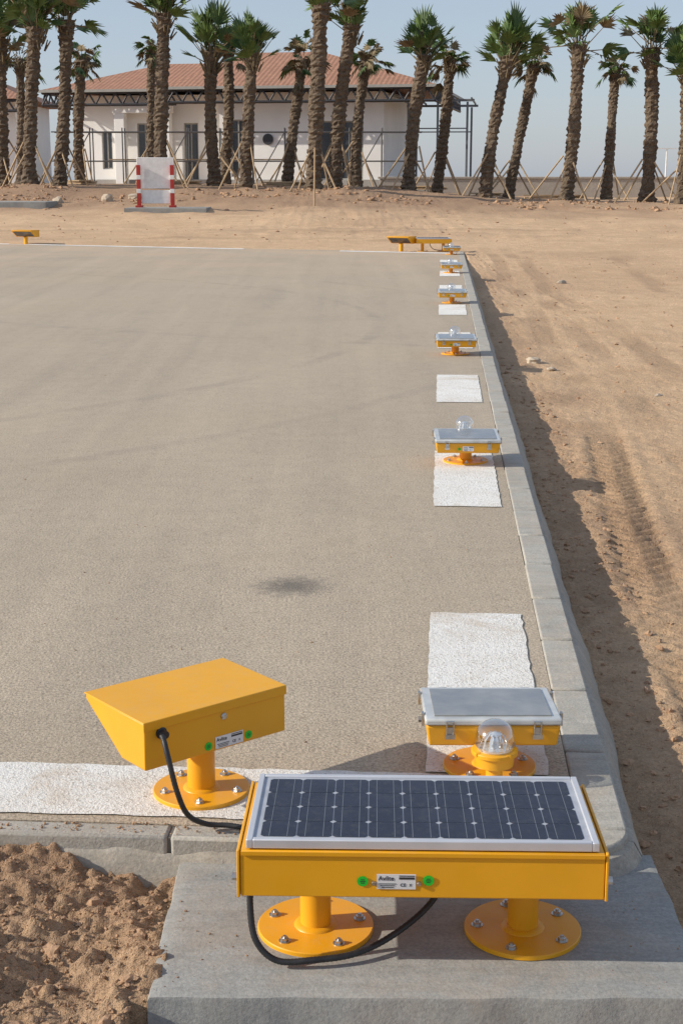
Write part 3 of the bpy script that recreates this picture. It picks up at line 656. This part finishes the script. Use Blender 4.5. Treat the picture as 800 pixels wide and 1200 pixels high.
def roof_uv(o):
    me=o.data; uv=me.uv_layers.new(name="UVMap")
    for p in me.polygons:
        n=p.normal; e=Vector((-n.y,n.x,0)); e=e.normalized() if e.length>.01 else Vector((1,0,0)); up=n.cross(e)
        for li in p.loop_indices:
            c=me.vertices[me.loops[li].vertex_index].co; uv.data[li].uv=(c.dot(e),c.dot(up))
def lattice(b,p0,p1,z0,z1,n):
    a=Vector(p0);c=Vector(p1)
    for z in (z0,z1): b.rod((a.x,a.y,z),(c.x,c.y,z),.075,4)
    for i in range(n):
        q0=a.lerp(c,i/n);q1=a.lerp(c,(i+.5)/n);q2=a.lerp(c,(i+1)/n)
        b.rod((q0.x,q0.y,z0),(q1.x,q1.y,z1),.052,4); b.rod((q1.x,q1.y,z1),(q2.x,q2.y,z0),.052,4)
def window(par,x0,x1,y,z0,z1,door=False):
    b=MB(); b.box(((x0+x1)/2,y+.16,(z0+z1)/2),(x1-x0,.03,z1-z0)); w=b.obj("window" if not door else "door",winm,par)
    b=MB(); t=.07
    for xx in (x0+t/2,x1-t/2,(x0+x1)/2): b.box((xx,y+.13,(z0+z1)/2),(t,.05,z1-z0-.004))
    for zz in (z0+t/2,z1-t/2): b.box(((x0+x1)/2,y+.128,zz),(x1-x0-.004,.05,t))
    b.obj("frame",framem,w)
Vh=empty("villa",(-4.2,78,1.1),math.radians(-10),"white single-storey villa with hipped terracotta roof under construction","house")
GX=-4
zt=4.75
def lx(x): return x-GX
b=MB()
mainops=[(lx(-5.6),lx(-4.8),.5,3.4),(lx(-.9),lx(1.4),.35,3.3)]
wall_panel(b,lx(-6.2),lx(2.45),0,-.6,zt,.25,mainops)
b.box((lx(2.45)-.125,5,zt/2-.3),(.25,9.49,zt+.6)); b.box((lx(-6.2)+.125,.9+.0,zt/2-.3),(.25,1.29,zt+.6))
wingops=[(lx(-13.2),lx(-12.6),.9,2.9),(lx(-11.2),lx(-10.3),.3,3.3),(lx(-8.6),lx(-7.8),.3,3.3)]
wall_panel(b,lx(-14.5),lx(-6.2),1.6,-.6,zt,.25,wingops)
b.box((lx(-14.5)+.125,6.5,zt/2-.3),(.25,9.29,zt+.6)); b.box((lx(-6),11.2,zt/2-.3),(16,.25,zt+.6))
b.obj("wall",wallm,Vh,smooth=False)
b=MB(); b.box((lx(-1.9),-.08,-.1),(8.7,.1,.9)); b.box((lx(-10.3),1.50,-.1),(8.1,.12,.9)); b.obj("plinth",wallbase,Vh,smooth=False)
b=MB(); b.box((lx(-6),6,4.70),(17.5,8.5,.08)); b.obj("soffit",framem,Vh,smooth=False)
for (a,c,z0,z1) in mainops: window(Vh,a,c,0,z0,z1)
for (a,c,z0,z1) in wingops: window(Vh,a,c,1.6,z0,z1,door=z0<.5)
for x in (-11.9,-9.4):
    b=MB(); b.box((lx(x),1.0,1.75),(.55,.55,4.1)); b.obj("porch_column",wallm,Vh,bevel=.02)
b=MB(); b.box((lx(-10.65),1.0,3.98),(3.2,.6,.35)); b.obj("porch_lintel",wallm,Vh,bevel=.02)
b=MB(); b.lathe([(.28,0),(.28,.06)],(lx(-3.6),-.03,2.4),20,Matrix.Rotation(H90,4,'X')); b.obj("round_vent",darkm,Vh)
b=MB(); b.box((lx(.1),-.04,1.2),(.3,.05,.4)); b.obj("meter_box",darkm,Vh)
b=MB(); hip(b,lx(-16.1),lx(-3),.2,12.5,4.98,6.7,lx(-11.0),lx(-6)); hip(b,lx(-8.6),lx(5.3),-1.4,13.2,4.99,7.2,lx(-6.2),lx(-1.9)); ro=b.obj("roof",tilem,Vh,smooth=False); roof_uv(ro)
b=MB(); b.box((lx(-6.1),5.9,7.15),(.5,.5,.4)); b.obj("ridge_cap",tilem,ro)
b=MB(); b.box((lx(-1.65),-1.4,4.93),(13.9,.06,.14)); b.box((lx(5.3),5.9,4.93),(.06,14.5,.14)); b.box((lx(-12.4),.2,4.93),(7.5,.06,.14)); b.obj("fascia",framem,Vh,smooth=False)
b=MB(); lattice(b,(lx(-8.6),-1.25,0),(lx(5.2),-1.25,0),4.22,4.84,18); lattice(b,(lx(-16),.35,0),(lx(-8.6),.35,0),4.22,4.84,10); lattice(b,(lx(5.2),-1.25,0),(lx(5.2),12,0),4.22,4.84,16); lattice(b,(lx(-16),.35,0),(lx(-16),12,0),4.22,4.84,14); b.obj("eave_truss",darkm,Vh,smooth=False)
steelg=simple("grey_steel",(.16,.17,.18),.5,.1)
Pg=empty("pergola",(4.3,76.6,1.0),math.radians(-7),"unfinished grey steel pergola frame beside the villa","pergola")
for x in (-.9,.6,2.1):
    for y in (0,6):
        b=MB(); b.box((x,y,2.0),(.11,.11,4.6)); b.obj("post",steelg,Pg,smooth=False)
b=MB()
for y in (0,6): b.box((.5,y,4.38),(3.9,.10,.12))
for x in (-1.3,-.4,.5,1.4,2.3): b.box((x,3,4.48),(.07,6.4,.08))
b.obj("top_frame",steelg,Pg,smooth=False)
for y in (0,6):
    b=MB(); b.box((.6,y,3.0),(3.1,.06,.06)); b.obj("rail",steelg,Pg,smooth=False)
Sc=empty("scaffold",(-5,74.8,1.05),0,"steel tube scaffold standing in front of villa walls","scaffold")
for i in range(12):
    for y in (0,-.9):
        b=MB(); b.rod((-9+i*1.6,y,-.5),(-9+i*1.6,y,2.9),.035,5); b.obj("upright",galv,Sc)
for z in (1.3,2.7): 
    for y in (0,-.9):
        b=MB(); b.rod((-9.3,y,z),(9.0,y,z),.032,5); b.obj("ledger",galv,Sc)
for i in range(0,11,3):
    b=MB(); b.rod((-9+i*1.6,-.9,0),(-9+(i+1)*1.6,-.9,2.7),.028,5); b.obj("brace",galv,Sc)
b=MB(); b.box((-2,-.45,1.38),(9,.8,.05)); b.obj("plank",woodm,Sc,smooth=False)
H2=empty("house",(-22.5,84,1.1),0,"white house with terracotta roof behind palms","house")
b=MB(); wall_panel(b,-5,4.3,0,-.6,4.6,.25,[(1.2,2.2,.3,3.2),(-3,-2,.3,3.2)]); b.box((4.17,5,2),(.25,9.49,5.2)); b.obj("wall",wallm,H2,smooth=False)
for a in (1.2,-3): window(H2,a,a+1,0,.3,3.2)
b=MB(); hip(b,-6.5,5.2,-1,12,4.7,6.6,-2,.7); roof_uv(b.obj("roof",tilem,H2,smooth=False))
b=MB(); lattice(b,(-6.4,-.9,0),(5.1,-.9,0),4.05,4.6,18); b.obj("eave_truss",darkm,H2,smooth=False)
b=MB(); b.box((0,0,0),(26,.25,1.9)); b.box((0,0,1.0),(26.2,.36,.10)); tag(b.obj("boundary_wall",greywall,None,(14.9,74,.55),bevel=.01),"low grey rendered boundary wall beyond the palms","wall")
# barrier board
By=50.; bx=col_x(183,By,235); bz=float(height([bx],[By])[0])
tag(rough_block("concrete_slab",bx-.95,bx+1.75,By-.9,By+1.2,bz-.3,bz+.13,slabm,.3,.02),"low square concrete slab on the dirt","slab")
Bd=empty("barrier_board",(bx,By,bz+.12),0.05,"white board between red and white posts on a concrete slab","barrier")
for x in (-.56,.56):
    b=MB(); b.box((x,-.02,.70),(.13,.12,1.40)); b.box((x,-.0,.04),(.22,.6,.08)); b.cur=1
    for zz in (.55,1.0): b.box((x,-.02,zz),(.136,.126,.14))
    b.obj("post",[redm,whitem],Bd,bevel=.005)
b=MB(); b.box((0,.09,1.14),(1.24,.05,1.02)); b.obj("board",whitem,Bd,bevel=.01)
b=MB(); b.box((0,.02,.36),(.96,.05,.44)); b.obj("lower_panel",whitem,Bd,bevel=.01)
x=col_x(20,52,240); z=float(height([x],[52])[0]); tag(rough_block("concrete_slab",x-1.6,x+1.2,51,53.2,z-.3,z+.16,slabm,.3,.03,90),"low square concrete slab on the dirt","slab")
x=col_x(368,52,235); z=float(height([x],[52])[0]); b=MB(); b.rod((0,0,-.1),(.03,0,2.0),.04,6,.03); b.box((-.05,0,1.2),(.25,.03,.03)); tag(b.obj("timber_stake",woodm,None,(x,52,z)),"thin timber stake stuck upright in the dirt","stake")
x=col_x(780,95,190); Lp=empty("street_lamp",(x,95,.2),0,"slim white street lamp beyond the boundary wall","street lamp")
b=MB(); b.rod((0,0,0),(0,0,3.1),.07,8,.04); b.obj("pole",whitem,Lp)
b=MB(); b.box((-.02,0,3.15),(1.3,.12,.08)); b.obj("lamp_head",whitem,Lp)
# ------------------------------------------------------------------ light, sky, camera
el=math.radians(27); sd=Vector((-.985,-.15,0)).normalized()*math.cos(el)+Vector((0,0,math.sin(el)))
sun=bpy.data.lights.new("sun",'SUN'); sun.energy=5.0; sun.angle=math.radians(.53); sun.color=(1,.92,.80)
so=bpy.data.objects.new("sun",sun); col.objects.link(so); so.rotation_euler=sd.to_track_quat('Z','Y').to_euler()
w=bpy.data.worlds.new("World"); C.scene.world=w; w.use_nodes=True; nt=w.node_tree; bg=nt.nodes['Background']
sk=nt.nodes.new('ShaderNodeTexSky'); sk.sky_type='NISHITA'; sk.sun_disc=False; sk.sun_elevation=el; sk.sun_rotation=math.atan2(sd.x,sd.y); sk.dust_density=.8; sk.air_density=1.0; sk.ozone_density=1.2
hz=mixc(nt,.55,sk.outputs[0],(4.1,4.75,6.1))   # marine haze whitening the clear sky
nt.links.new(hz,bg.inputs[0]); bg.inputs[1].default_value=.12
cam=bpy.data.cameras.new("camera"); cam.sensor_fit='VERTICAL'; cam.sensor_height=36; cam.lens=51; cam.clip_end=20000; cam.clip_start=.05
co=bpy.data.objects.new("camera",cam); col.objects.link(co); co.location=(0,0,1.56); co.rotation_euler=(math.radians(90-12.985),0,0); C.scene.camera=co
C.scene.view_settings.view_transform='Standard'; C.scene.view_settings.look='None'; C.scene.view_settings.exposure=0
